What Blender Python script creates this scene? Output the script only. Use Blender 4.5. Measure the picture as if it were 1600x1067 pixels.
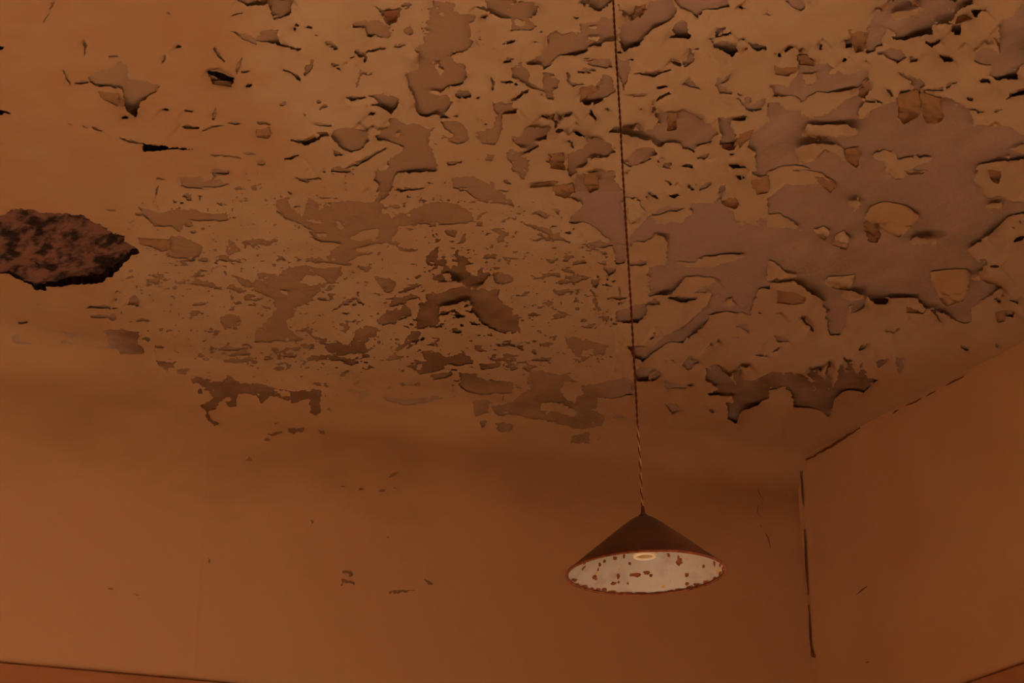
import bpy, bmesh, math, random
import numpy as np
from mathutils import Vector, Matrix

S = bpy.context.scene
for o in list(bpy.data.objects): bpy.data.objects.remove(o)
COL = S.collection
rng = np.random.RandomState(7)
random.seed(7)

# ------------------------------------------------------------------ camera
EYE = 1.50                       # eye height above the sand floor
FPX = 3713.64                    # focal length in pixels of the 1600 x 1067 frame
PITCH, ROLL, YAW = 0.374555, -0.0306141, 0.497868
HC = 2.60                        # ceiling above the eye
W, D = 4.58086, 6.40134          # right wall x, back wall y (camera at x = y = 0)
ZC = EYE + HC
XL, YB = -2.2, -4.5              # left wall, rear wall
ZD = EYE + 1.63673               # top of the painted dado
FWD = np.array([math.sin(YAW)*math.cos(PITCH), math.cos(YAW)*math.cos(PITCH), math.sin(PITCH)])
R0 = np.array([math.cos(YAW), -math.sin(YAW), 0.0]); U0 = np.cross(R0, FWD)
RT = math.cos(ROLL)*R0 + math.sin(ROLL)*U0
UP = -math.sin(ROLL)*R0 + math.cos(ROLL)*U0
CAM = np.array([0.0, 0.0, EYE])
cd = bpy.data.cameras.new('camera'); cam = bpy.data.objects.new('camera', cd); COL.objects.link(cam)
cd.sensor_width = 36.0; cd.lens = FPX/1600*36.0; cd.clip_start = 0.05
cam.matrix_world = Matrix(((RT[0], UP[0], -FWD[0], 0), (RT[1], UP[1], -FWD[1], 0), (RT[2], UP[2], -FWD[2], EYE), (0, 0, 0, 1)))
S.camera = cam

# ------------------------------------------------------------------ light: dusty daylight and low sun through the windows of the right wall
wd = bpy.data.worlds.new('World'); S.world = wd; wd.use_nodes = True
bg = wd.node_tree.nodes['Background']; bg.inputs[0].default_value = (1.0, 0.84, 0.74, 1); bg.inputs[1].default_value = 16.0
sl = bpy.data.lights.new('sun', 'SUN'); sun = bpy.data.objects.new('sun', sl); COL.objects.link(sun)
sl.energy = 80.0; sl.color = (1.0, 0.84, 0.72); sl.angle = math.radians(1.0)
sun.rotation_euler = Vector((-0.75, 0.95, -0.36)).to_track_quat('-Z', 'Y').to_euler()
WINDOWS = [(-2.8, -1.2), (-0.2, 1.4)]           # y ranges of the two windows
WZ0, WZ1 = 0.95, 3.15
for y0, y1 in WINDOWS:
    pl = bpy.data.lights.new('window_portal', 'AREA'); po = bpy.data.objects.new('window_portal', pl); COL.objects.link(po)
    pl.shape = 'RECTANGLE'; pl.size = WZ1-WZ0; pl.size_y = y1-y0; pl.cycles.is_portal = True
    po.location = (W+0.32, (y0+y1)/2, (WZ0+WZ1)/2); po.rotation_euler = (0, math.pi/2, 0)
S.view_settings.view_transform = 'Standard'; S.view_settings.look = 'None'
S.view_settings.gamma = 1.0; S.view_settings.use_curve_mapping = False
S.view_settings.exposure = 0.0
S.cycles.max_bounces = 8; S.cycles.diffuse_bounces = 6; S.cycles.glossy_bounces = 3
S.cycles.sample_clamp_indirect = 6.0; S.cycles.caustics_reflective = False; S.cycles.caustics_refractive = False

# ------------------------------------------------------------------ materials
def mat(name, c1, c2, scale=(3, 3, 3), rough=0.85, bump=0.0, bscale=60.0, detail=6.0, lo=0.35, hi=0.65, spec=0.2, c3=None, s3=1.0):
    m = bpy.data.materials.new(name); m.use_nodes = True
    nt = m.node_tree; b = nt.nodes['Principled BSDF']
    tc = nt.nodes.new('ShaderNodeTexCoord'); mp = nt.nodes.new('ShaderNodeMapping')
    mp.inputs['Scale'].default_value = scale
    nt.links.new(tc.outputs['Object'], mp.inputs['Vector'])
    n = nt.nodes.new('ShaderNodeTexNoise'); n.inputs['Scale'].default_value = 1.0; n.inputs['Detail'].default_value = detail
    n.inputs['Roughness'].default_value = 0.6
    nt.links.new(mp.outputs[0], n.inputs['Vector'])
    r = nt.nodes.new('ShaderNodeValToRGB')
    r.color_ramp.elements[0].position = lo; r.color_ramp.elements[0].color = (*c1, 1)
    r.color_ramp.elements[1].position = hi; r.color_ramp.elements[1].color = (*c2, 1)
    nt.links.new(n.outputs['Fac'], r.inputs['Fac'])
    out = r.outputs['Color']
    if c3 is not None:
        n3 = nt.nodes.new('ShaderNodeTexNoise'); n3.inputs['Scale'].default_value = s3; n3.inputs['Detail'].default_value = 3
        nt.links.new(tc.outputs['Object'], n3.inputs['Vector'])
        r3 = nt.nodes.new('ShaderNodeValToRGB'); r3.color_ramp.elements[0].position = 0.45; r3.color_ramp.elements[1].position = 0.62
        nt.links.new(n3.outputs['Fac'], r3.inputs['Fac'])
        mx = nt.nodes.new('ShaderNodeMix'); mx.data_type = 'RGBA'
        nt.links.new(r3.outputs['Color'], mx.inputs['Factor']); nt.links.new(out, mx.inputs['A']); mx.inputs['B'].default_value = (*c3, 1)
        out = mx.outputs['Result']
    nt.links.new(out, b.inputs['Base Color'])
    b.inputs['Roughness'].default_value = rough; b.inputs['Specular IOR Level'].default_value = spec
    if bump:
        n2 = nt.nodes.new('ShaderNodeTexNoise'); n2.inputs['Scale'].default_value = bscale; n2.inputs['Detail'].default_value = 4
        nt.links.new(tc.outputs['Object'], n2.inputs['Vector'])
        bp = nt.nodes.new('ShaderNodeBump'); bp.inputs['Strength'].default_value = bump; bp.inputs['Distance'].default_value = 0.01
        nt.links.new(n2.outputs['Fac'], bp.inputs['Height']); nt.links.new(bp.outputs[0], b.inputs['Normal'])
    return m

M = dict(
    paint=mat('ceiling_paint', (0.355, 0.246, 0.136), (0.405, 0.290, 0.166), (5, 2.2, 5), bump=0.1, bscale=35, c3=(0.37, 0.246, 0.134), s3=1.3),
    paint_edge=mat('paint_edge', (0.37, 0.26, 0.14), (0.41, 0.30, 0.17), (9, 9, 9)),
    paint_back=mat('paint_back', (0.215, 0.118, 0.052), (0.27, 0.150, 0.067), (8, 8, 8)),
    flake_warm=mat('flake_tan', (0.31, 0.185, 0.088), (0.355, 0.222, 0.108), (8, 8, 8)),
    flake_dark=mat('flake_dark', (0.19, 0.08, 0.036), (0.24, 0.10, 0.05), (8, 8, 8)),
    plaster=mat('bare_plaster', (0.255, 0.172, 0.110), (0.335, 0.230, 0.154), (11, 5, 11), bump=0.25, bscale=70, c3=(0.30, 0.20, 0.148), s3=1.6),
    wall=mat('wall_distemper', (0.46, 0.272, 0.132), (0.51, 0.310, 0.158), (2.2, 2.2, 1.6), bump=0.12, bscale=30, c3=(0.475, 0.272, 0.132), s3=2.0),
    dado=mat('dado_paint', (0.34, 0.145, 0.058), (0.38, 0.17, 0.07), (4, 4, 4), bump=0.15),
    dirt=mat('crack_dirt', (0.10, 0.035, 0.012), (0.18, 0.07, 0.025), (20, 20, 20)),
    black=mat('void_shade', (0.012, 0.006, 0.005), (0.03, 0.014, 0.01), (20, 20, 20)),  # shade painted onto the cut edges of the slits and the deep hole
    hole=mat('rough_mortar', (0.016, 0.008, 0.006), (0.165, 0.082, 0.053), (22, 12, 22), bump=0.5, bscale=40, lo=0.42, hi=0.57),
    sand=mat('floor_sand', (0.52, 0.41, 0.30), (0.60, 0.47, 0.35), (3, 3, 3), bump=0.3, bscale=12),
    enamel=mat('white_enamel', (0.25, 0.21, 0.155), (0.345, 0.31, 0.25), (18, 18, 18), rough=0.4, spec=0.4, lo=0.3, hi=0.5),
    shade=mat('brown_enamel', (0.045, 0.012, 0.006), (0.10, 0.026, 0.010), (14, 14, 14), rough=0.5, spec=0.4),
    rust=mat('rust', (0.09, 0.022, 0.008), (0.22, 0.065, 0.02), (90, 90, 90)),
    rust_pale=mat('pale_rust_stain', (0.40, 0.25, 0.10), (0.50, 0.33, 0.15), (90, 90, 90)),
    cord=mat('cord_brown', (0.060, 0.012, 0.004), (0.11, 0.026, 0.008), (60, 60, 60)),
    cord_pale=mat('cord_pale', (0.45, 0.20, 0.12), (0.55, 0.27, 0.17), (60, 60, 60)),
    porcelain=mat('porcelain', (0.62, 0.54, 0.40), (0.72, 0.64, 0.50), (30, 30, 30), rough=0.4),
    wood=mat('window_wood', (0.30, 0.17, 0.08), (0.42, 0.25, 0.13), (3, 3, 30)),
)

# painted and weathered areas carry attributes: 'chalk' = water-bleached ceiling paint, 'wallc' = the wall ochre with shading painted in, darker towards the cove, 'brown' = tea-brown stained plaster
def attr_mix(m, name, colour, as_zero=False):
    nt = m.node_tree; b = nt.nodes['Principled BSDF']; old = b.inputs['Base Color'].links[0].from_socket
    at_ = nt.nodes.new('ShaderNodeAttribute'); at_.attribute_name = name
    mx = nt.nodes.new('ShaderNodeMix'); mx.data_type = 'RGBA'
    nt.links.new(at_.outputs['Fac'], mx.inputs['Factor'])
    a, b_ = ('B', 'A') if as_zero else ('A', 'B')
    nt.links.new(old, mx.inputs[a]); mx.inputs[b_].default_value = (*colour, 1)
    nt.links.new(mx.outputs['Result'], b.inputs['Base Color'])
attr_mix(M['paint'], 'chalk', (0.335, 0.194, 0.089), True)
attr_mix(M['paint'], 'wall_shading', (0.510, 0.314, 0.162))
attr_mix(M['plaster'], 'brown', (0.262, 0.160, 0.082))
attr_mix(M['plaster'], 'stain', (0.150, 0.080, 0.038))

# ------------------------------------------------------------------ helpers
def link(name, me, parent=None, label=None, cat=None, kind=None, group=None):
    o = bpy.data.objects.new(name, me); COL.objects.link(o)
    if parent is not None: o.parent = parent
    if label: o['label'] = label
    if cat: o['category'] = cat
    if kind: o['kind'] = kind
    if group: o['group'] = group
    return o

def mesh_np(name, co, polys, mats, smooth=True, mi=None):
    """co (n,3); polys list of int arrays (k, m) of m-gons"""
    me = bpy.data.meshes.new(name)
    loops = np.concatenate([p.ravel() for p in polys]).astype(np.int32)
    tot = np.concatenate([np.full(len(p), p.shape[1], np.int32) for p in polys])
    st = np.concatenate([[0], np.cumsum(tot)[:-1]]).astype(np.int32)
    me.vertices.add(len(co)); me.vertices.foreach_set('co', np.ascontiguousarray(co, np.float32).ravel())
    me.loops.add(len(loops)); me.loops.foreach_set('vertex_index', loops)
    me.polygons.add(len(tot)); me.polygons.foreach_set('loop_start', st); me.polygons.foreach_set('loop_total', tot)
    me.polygons.foreach_set('use_smooth', np.full(len(tot), smooth))
    for m in (mats if isinstance(mats, (list, tuple)) else [mats]): me.materials.append(m)
    if mi is not None: me.polygons.foreach_set('material_index', np.asarray(mi, np.int32))
    me.update(calc_edges=True); me.validate()
    return me

def pyd(name, verts, faces, m, smooth=False):
    me = bpy.data.meshes.new(name); me.from_pydata([tuple(v) for v in verts], [], faces)
    for x in (m if isinstance(m, (list, tuple)) else [m]): me.materials.append(x)
    if smooth: me.polygons.foreach_set('use_smooth', [True]*len(me.polygons))
    me.update(); return me

def box(bm, x0, x1, y0, y1, z0, z1):
    v = [bm.verts.new(p) for p in ((x0,y0,z0),(x1,y0,z0),(x1,y1,z0),(x0,y1,z0),(x0,y0,z1),(x1,y0,z1),(x1,y1,z1),(x0,y1,z1))]
    for f in ((0,3,2,1),(4,5,6,7),(0,1,5,4),(1,2,6,5),(2,3,7,6),(3,0,4,7)): bm.faces.new([v[i] for i in f])

def bmesh_obj(name, bm, m, parent=None, smooth=False, **k):
    me = bpy.data.meshes.new(name); bmesh.ops.recalc_face_normals(bm, faces=bm.faces); bm.to_mesh(me); bm.free(); me.materials.append(m)
    if smooth: me.polygons.foreach_set('use_smooth', [True]*len(me.polygons))
    return link(name, me, parent, **k)

def rays(x, y):
    x = np.asarray(x, float); y = np.asarray(y, float)
    return FWD + RT*((x-800)/FPX)[..., None] - UP*((y-533.5)/FPX)[..., None]

# value noise
_T = rng.rand(8, 512, 512)
def vnoise(x, y, k=0):
    t = _T[k % 8]; xi = np.floor(x).astype(int); yi = np.floor(y).astype(int); fx = x-xi; fy = y-yi
    fx = fx*fx*(3-2*fx); fy = fy*fy*(3-2*fy)
    a = t[yi % 512, xi % 512]; b = t[yi % 512, (xi+1) % 512]; c = t[(yi+1) % 512, xi % 512]; d = t[(yi+1) % 512, (xi+1) % 512]
    return (a*(1-fx)+b*fx)*(1-fy)+(c*(1-fx)+d*fx)*fy
def fbm(x, y, o=4, k=0):
    s = 0; a = 1.0; t = 0
    for i in range(o):
        s = s + a*(vnoise(x*2**i+17.3*i, y*2**i+9.1*i, k+i)-0.5); t += a*a; a *= 0.55
    return s/(0.21*math.sqrt(t))

# ------------------------------------------------------------------ surface of ceiling + cove + back wall, addressed through a ray
RC = 0.14                                     # cove radius
def surf(x, y, off=0.0):
    """points where the rays of photo positions x, y meet the ceiling/cove/back wall sunk into the room by off"""
    d = rays(x, y); off = np.broadcast_to(np.asarray(off, float), d.shape[:-1])
    zc = HC-off; yw = D-off
    tc = zc/d[..., 2]; tw = yw/d[..., 1]
    t = np.minimum(tc, tw)
    # cove: cylinder round (y0, z0)
    y0 = D-RC; z0 = HC-RC; r = np.maximum(RC-off, 0.004)
    p = d*t[..., None]
    incove = (p[..., 1] > y0) & (p[..., 2] > z0)
    a = d[..., 1]**2+d[..., 2]**2; b = -(d[..., 1]*y0+d[..., 2]*z0); c = y0*y0+z0*z0-r*r
    disc = np.maximum(b*b-a*c, 0); tq = (-b+np.sqrt(disc))/a
    t = np.where(incove, np.minimum(t, tq), t)
    return CAM+d*t[..., None]

# photo-frame grid over the surface
def axis(parts):
    out = []
    for a, b, s in parts: out += list(np.arange(a, b-1e-6, s))
    return np.array(out+[parts[-1][1]], float)
GX = axis([(-160, 0, 5), (0, 1605, 1.5), (1605, 1755, 5)])
GY = axis([(-135, 0, 5), (0, 735, 1.5), (735, 1000, 2.5), (1000, 1156, 6)])
PX, PY = np.meshgrid(GX, GY)
TR = {}
# outlines of bare patches (H), paint left standing inside them (I) and tapered slits (S + width), in quarter pixels from each corner
TR[(0, 0)] = """
H 550,480 620,440 690,432 725,400 740,375 800,410 795,470 810,490 900,500 1005,535 985,575 930,600 880,650 850,730 820,725 790,690 770,620 755,550 690,545 600,535 570,510
H 1280,430 1380,430 1400,460 1470,490 1440,545 1330,530 1300,470
V 1282,432 1345,445 1465,490 1450,510 1380,495 1310,465
S22 1335,295 1360,330 1398,388
S20 1522,362 1495,400 1474,455
S12 395,435 415,490 437,542
S14 465,528 510,515 565,512
S11 530,238 537,290 532,348
V 885,897 940,903 1100,920 1250,938 1100,934 930,950 892,945
S9 750,862 815,880 890,900
S12 1310,968 1345,966 1375,970
S8 1370,972 1430,975 1500,985
V -20,690 20,692 80,704 60,712 -20,716
V -20,282 20,286 34,297 10,306 -20,306
S18 1135,792 1190,797 1250,803
S12 1265,822 1310,795 1395,780
S12 1325,752 1345,715 1362,670
S12 1150,685 1185,688 1205,695
S10 1420,768 1460,770 1505,768
S14 575,798 605,805 630,826
H 1470,0 1600,0 1600,36 1550,38 1510,20
H 1415,192 1500,204 1600,236 1600,284 1540,256 1480,216
S12 350,12 320,20 308,60
S10 308,90 275,125 268,140
S12 1095,298 1115,290 1140,290
S12 1020,405 1025,375 1032,345
S12 1015,688 1035,684 1055,690
S14 1530,945 1560,958 1600,965
S10 690,350 720,347 745,350
S9 760,735 785,735 800,742
H 1500,445 1540,432 1562,445 1545,462 1515,458
S12 1535,540 1555,535 1580,530
S9 1440,100 1480,90 1525,75
S9 1050,75 1068,85 1072,100
S9 415,770 435,772 450,785
S9 520,788 532,792 545,798
"""
TR[(400, 0)] = """
H 60,0 230,0 205,100 160,105 120,130 90,80
H 0,0 60,15 62,30 0,36
H 35,190 135,182 140,265 200,280 290,312 260,320 180,292 0,256 0,246
H 425,255 480,262 517,305 500,316 440,285
H 750,40 785,58 905,48 880,145 820,150 775,90
H 600,150 680,130 770,120 800,150 855,170 855,230 830,245 690,230 680,180 600,178
H 920,190 970,163 988,212 940,217
S16 232,158 252,152 268,160
H 1100,0 1240,20 1240,60 1270,90 1370,90 1375,120 1330,150 1350,190 1340,240 1360,260 1320,310 1230,340 1240,380 1300,400 1330,480 1270,540 1210,540 1200,600 1240,640 1200,690 1180,720 1100,720 1060,740 1000,700 1000,640 980,600 960,540 940,470 1010,430 1020,350 990,310 1050,270 1050,170 1080,100
I 1040,568 1150,580 1200,550 1212,600 1120,595
I 1115,400 1140,410 1165,445 1150,482 1125,440
I 1145,80 1170,80 1168,100 1145,98
H 1260,560 1330,570 1340,610 1300,625 1240,600
S22 645,488 662,455 725,462
S14 630,545 640,520 650,480
S24 612,318 650,345 695,358
S18 690,350 686,370 678,392
S30 305,468 335,415 365,375
S20 465,398 500,404 535,414
S20 235,468 260,488 275,506
S20 560,618 620,612 690,605
H 680,590 720,597 790,590 880,610 900,640 840,720 800,680 690,655 770,650 750,620
H -10,752 50,758 98,770 94,785 40,772 -10,766
S20 365,766 410,775 475,792
H 480,810 560,798 640,810 690,810 710,860 680,920 600,950 540,930 480,870
H 740,850 830,790 830,740 880,740 920,780 990,770 1060,800 1130,793 1080,822 1090,880 1080,900 1110,960 1130,1020 1120,1075 830,1075 820,1000 930,930 880,900 760,880
I 870,830 910,826 900,850 875,852
H 1480,640 1600,640 1600,710 1540,720 1540,820 1500,910 1420,900 1360,830 1480,800 1500,720
H 1150,760 1270,755 1320,810 1340,860 1270,900 1190,880 1230,840 1170,800
H 1430,0 1600,0 1600,110 1530,118 1450,72 1370,42 1400,36 1450,55
S22 555,1058 640,1012 810,925
S20 225,880 310,898 460,838
H 370,830 440,815 470,850 430,860
S14 1150,730 1180,735 1225,738
S24 1540,385 1570,378 1610,372
S20 1465,480 1480,520 1475,560
S16 1535,510 1570,515 1610,520
S18 1540,270 1575,262 1610,255
S16 380,630 400,640 410,632
S18 400,685 425,660 450,655
S12 290,718 305,722 312,716
S12 150,660 170,640 180,632
S14 165,430 200,438 240,470
S18 690,320 750,312 810,302
S20 860,290 890,286 940,282
S16 900,40 930,32 970,30
H 1290,250 1330,250 1345,285 1310,300
H 1560,940 1610,930 1610,1010 1580,1000
H 1440,960 1490,970 1470,1010 1430,1000
S18 1180,1025 1230,1020 1290,1000
H 480,930 530,950 550,975 500,975
S20 470,1050 520,1048 560,1062
S12 700,710 730,712 750,705
S18 0,1015 30,1020 60,1022
S14 180,990 220,985 270,972
"""
TR[(800, 0)] = """
H -5,30 60,10 170,40 150,90 100,120 160,160 130,190 30,190 -5,200
I 20,120 90,130 80,160 20,160
H 450,-5 625,-5 600,40 540,75 490,42 420,18
H 215,230 270,185 300,220 430,200 420,150 540,140 560,110 640,110 665,250 600,260 540,290 480,300 460,330 300,350 200,440 180,410 90,400 130,370 180,350 220,280
I 480,170 540,160 530,190 490,190
I 470,245 510,228 545,240 520,262
H 680,150 770,120 850,30 870,0 1000,0 1040,60 1000,120 910,165 840,220 800,280 740,300 700,330 670,260
H 1010,-5 1340,-5 1355,48 1290,58 1190,62 1170,110 1110,72 1060,55
H 1040,130 1090,120 1100,200 1115,240 1000,240 968,225 1020,210 1000,180
H 1240,250 1330,262 1400,290 1412,330 1370,347 1320,320 1260,290
H 1270,190 1335,168 1310,230 1270,240
H 990,380 1050,395 1090,370 1115,305 1142,370 1110,410 1010,417
H 650,360 730,380 740,440 720,510 690,560 655,450
H 440,360 620,370 640,420 560,420 470,410
S22 415,448 460,440 520,436
H 340,448 368,450 372,508 412,520 376,543 353,510
H -5,410 60,400 100,440 110,510 185,553 200,460 260,460 300,500 290,550 250,570 268,632 220,612 195,575 140,560 60,520 -5,480
S18 -10,635 40,605 110,555
H 560,460 620,480 640,560 590,612 520,650 450,660 430,620 450,570 520,560
S24 540,610 570,590 600,580
H 690,590 780,590 840,580 835,608 760,610
S18 760,458 880,468 990,440
S16 905,548 940,540 975,545
S16 875,655 930,610 990,575
H 1055,532 1110,478 1142,520 1178,558 1115,545
H 1280,490 1330,490 1388,452 1350,502 1300,530 1372,570 1370,592 1290,580 1268,540
H 1390,600 1450,640 1510,650 1595,608 1580,660 1520,712 1470,692
H 870,700 960,700 1030,705 1060,690 1110,700 1170,740 1250,780 1297,840 1250,857 1240,890 1170,902 1140,955 1080,932 1020,890 960,900 920,920 870,880 760,850 620,830 600,820 640,795 770,810 880,810 910,750
H 1282,728 1340,735 1465,730 1450,758 1370,752 1390,800 1402,850 1390,932 1360,932 1290,902 1310,840 1290,790
H 1480,870 1550,800 1605,750 1605,1075 1530,1075 1520,960 1470,920
H 50,850 100,800 160,790 230,800 225,875 130,890 175,920 120,948 60,920 -5,870 -5,850
V 375,820 420,828 465,850 450,864 400,842
H 460,870 540,860 620,900 650,950 600,980 470,1000 460,1040 350,1075 340,970 420,940 470,900
H 780,930 850,920 900,940 912,970 860,1000 800,1030 730,1042 690,1010 760,970
H 950,1020 1000,1015 990,1060 942,1050
S18 1055,1035 1100,1032 1140,1042
S20 1155,985 1190,985 1228,958
S16 1340,1035 1400,1036 1460,1045
H -5,950 130,940 60,975 110,1000 110,1075 -5,1075
H 255,760 290,750 280,800 260,800
S18 265,822 290,820 320,812
S14 320,730 350,722 385,712
S18 480,690 510,720 532,762
S18 690,65 705,95 722,135
S14 345,880 372,885 384,930
H 1425,240 1448,235 1440,258
H 1480,265 1540,280 1590,290 1590,310 1530,320 1500,300
H -5,680 30,678 30,710 -5,715
H 1440,620 1480,600 1500,640 1460,650
H 1590,700 1605,690 1605,740
S14 260,760 250,740 255,720
S16 770,780 790,790 800,805
S12 190,725 205,730 215,742
"""
TR[(1200, 0)] = """
H 80,-5 220,-5 242,40 200,72 150,40
H 670,60 740,80 770,-5 1130,-5 1120,60 1150,80 1180,70 1160,130 1150,160 1100,150 1030,155 1032,215 960,218 860,252 778,248 790,210 740,180 700,240 720,280 620,340 605,260 615,190 650,120
H 1105,-5 1275,-5 1260,32 1200,62 1140,72
I 760,90 900,60 960,50 940,100 800,130
I 870,5 930,5 950,40 900,40
H 1268,60 1335,70 1302,112 1270,100
H 1150,160 1215,160 1190,222 1148,232
S26 780,240 880,215 1030,205
H 770,300 830,310 862,350 810,392 760,372 700,330
H 880,350 945,360 932,380 888,386
H 1070,348 1130,360 1162,385 1100,397
H 1605,30 1605,400 1560,430 1560,490 1420,500 1380,470 1400,410 1330,400 1290,380 1300,310 1420,310 1452,345 1445,170 1480,120 1530,100
S20 975,262 1020,288 1080,252
H 180,360 200,330 250,340 300,400 370,390 400,420 500,470 560,450 628,440 632,500 570,540 490,570 300,580 210,640 170,600 40,600 15,540 50,530 130,540 180,470 190,430
I 215,470 300,455 300,512 235,525
I 385,440 440,430 430,470 390,465
S24 295,572 390,568 500,560
H 770,430 870,470 960,490 988,530 930,570 880,510 800,450
S22 980,560 1090,560 1175,508
H 1318,500 1380,488 1392,520 1340,532
H 1480,635 1510,590 1605,555 1605,592 1520,605
V 1512,592 1605,560 1605,588 1530,602
H 1235,612 1270,605 1282,632 1250,632
S18 1408,695 1430,692 1465,684
H 735,540 782,600 760,606 740,570
S20 605,632 660,638 728,645
H -5,650 60,640 110,690 200,680 240,730 380,710 400,680 500,620 570,600 600,640 570,680 570,740 620,740 620,700 720,660 800,630 830,560 900,560 960,540 1010,600 1130,610 1240,680 1290,730 1270,790 1380,790 1500,790 1605,850 1605,1075 -5,1075
I 205,852 250,780 320,785 490,773 520,800 572,810 560,837 480,850 300,862
I 170,930 260,900 420,905 470,920 480,1010 400,960 350,940 290,1000 250,1020 180,980
I 648,980 720,938 800,960 812,1000 850,990 1035,988 980,1020 870,1075 740,1075 728,1020
I 1515,930 1605,895 1605,960 1530,945
I 1290,1070 1330,1030 1460,1010 1605,1000 1605,1080 1290,1080
I 10,1075 80,1035 130,1028 220,1035 300,1075
I 570,690 600,650 700,640 720,660 630,690 620,745 580,742
H 310,290 345,280 340,308 315,305
H 470,255 520,250 525,300 480,300
S18 105,325 140,300 170,288
S16 40,330 70,345 95,345
I 1500,1000 1605,990 1605,1040
"""
TR[(0, 267)] = """
H 838,262 900,255 905,280 850,288
H 798,312 840,306 836,322 812,324
H 860,215 930,240 1000,260 1100,245 1200,235 1300,270 1432,265 1420,312 1260,317 1170,310 1120,392 1070,350 960,350 930,310 900,270
I 960,345 1070,348 1130,392 1080,372 1000,358
H 1120,40 1250,35 1270,65 1330,50 1332,-5 1445,-5 1432,20 1350,25 1342,50 1400,65 1432,85 1380,100 1190,107 1130,92
H 1150,140 1190,140 1190,192 1158,186
H 1260,710 1300,680 1400,745 1340,732
H 1090,680 1160,690 1160,712 1090,706
H 1440,650 1560,680 1605,700 1605,740 1520,710
H 1370,910 1440,890 1500,910 1480,990 1400,980
S16 540,852 640,848 750,862
S20 560,912 620,910 690,906
H 680,905 705,883 728,912 708,940 680,930
H 370,1000 430,1012 512,1014 500,1030 440,1040
H 990,985 1015,980 1025,1005 1000,1008
S14 1035,1010 1055,1000 1080,1000
S16 1210,842 1240,835 1285,830
S14 120,948 150,942 178,938
S12 225,815 235,830 250,835
H 1060,410 1110,400 1200,430 1270,470 1250,540 1180,540 1080,545 1030,520 1070,480
H 1420,470 1440,420 1500,500 1440,530 1400,515
S16 650,240 690,240 720,248
S12 980,50 1000,44 1030,50
S12 975,150 990,120 992,90
S12 1225,890 1245,880 1255,905
H 810,790 850,775 880,810 860,840 810,830
H 1565,100 1605,85 1605,130 1580,125
S14 1470,115 1490,112 1520,118
S14 1110,215 1125,205 1150,205
H 810,610 830,600 838,630 815,632
"""
TR[(400, 267)] = """
H 130,180 210,160 210,230 290,280 320,180 380,190 400,250 440,200 540,190 640,190 740,200 760,160 760,90 740,60 760,-5 900,-5 860,60 830,150 780,190 790,250 830,290 930,270 1010,220 1120,190 1250,200 1360,260 1360,320 1180,340 1020,330 900,350 880,400 790,440 720,450 590,510 640,525 550,580 470,580 470,500 540,450 390,450 330,380 280,330 180,300 130,260
I 320,300 410,305 415,330 360,330
I 580,420 680,370 760,365 765,410 660,440
I 385,390 450,392 440,418 400,412
I 500,318 520,310 555,355 530,372
H 1220,40 1370,30 1500,110 1605,180 1605,230 1500,190 1400,190 1320,130 1230,110
H -5,680 80,700 130,680 160,620 250,590 420,610 540,590 510,680 480,700 410,730 360,790 340,820 250,860 240,900 180,930 200,980 300,1060 -5,1075 -5,1000 60,950 120,870 120,800 -5,750
I 265,705 320,650 400,665 440,700 340,720
I 150,750 200,755 210,775 175,770
H 1175,380 1220,365 1258,375 1240,415 1190,403
H 1108,445 1135,420 1158,420 1130,445
H 1100,500 1140,458 1132,560 1110,598 1055,578 1080,510
H 1250,458 1290,400 1315,380 1302,440
H 1250,530 1290,535 1285,572 1262,570
H 1170,605 1200,588 1222,630 1165,650
H 1110,660 1170,650 1178,700 1110,690
H 1220,590 1310,580 1310,630 1400,670 1380,640 1400,610 1475,603 1440,680 1380,748 1280,702 1220,700
H 1060,770 1150,760 1200,740 1300,720 1380,750 1500,740 1512,780 1560,830 1605,860 1605,990 1550,1022 1400,950 1370,890 1330,880 1360,850 1330,810 1240,830 1140,850 1142,960 1080,992 1008,994 1000,930 1020,850 1060,820
H 720,650 880,690 860,750 820,762 780,720
H 1000,705 1035,715 965,752 905,748
H 900,800 960,760 1025,790 940,820 815,852 880,810
H 740,930 820,870 900,870 920,830 972,870 960,912 900,932 830,950 790,965
H 620,1000 690,960 775,980 750,1032 700,1042 600,1075
H 1480,655 1590,648 1605,690 1540,717 1480,690
H 980,1000 1035,1010 1005,1075 925,1075
H 470,0 590,-5 590,12 500,18
S16 860,118 950,115 1050,112
S16 250,45 320,60 400,45
S16 1380,300 1410,280 1425,260
H 1520,300 1555,290 1550,320 1525,322
H 1460,60 1500,70 1490,100 1470,95
S18 1545,65 1570,70 1600,80
H 455,770 495,760 490,800 460,805
S12 610,800 640,810 680,845
H 990,670 1025,645 1030,665 1000,685
S24 1410,180 1470,182 1530,190
H 1480,740 1520,745 1515,775
H 0,90 30,70 40,100 10,120
"""
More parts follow.
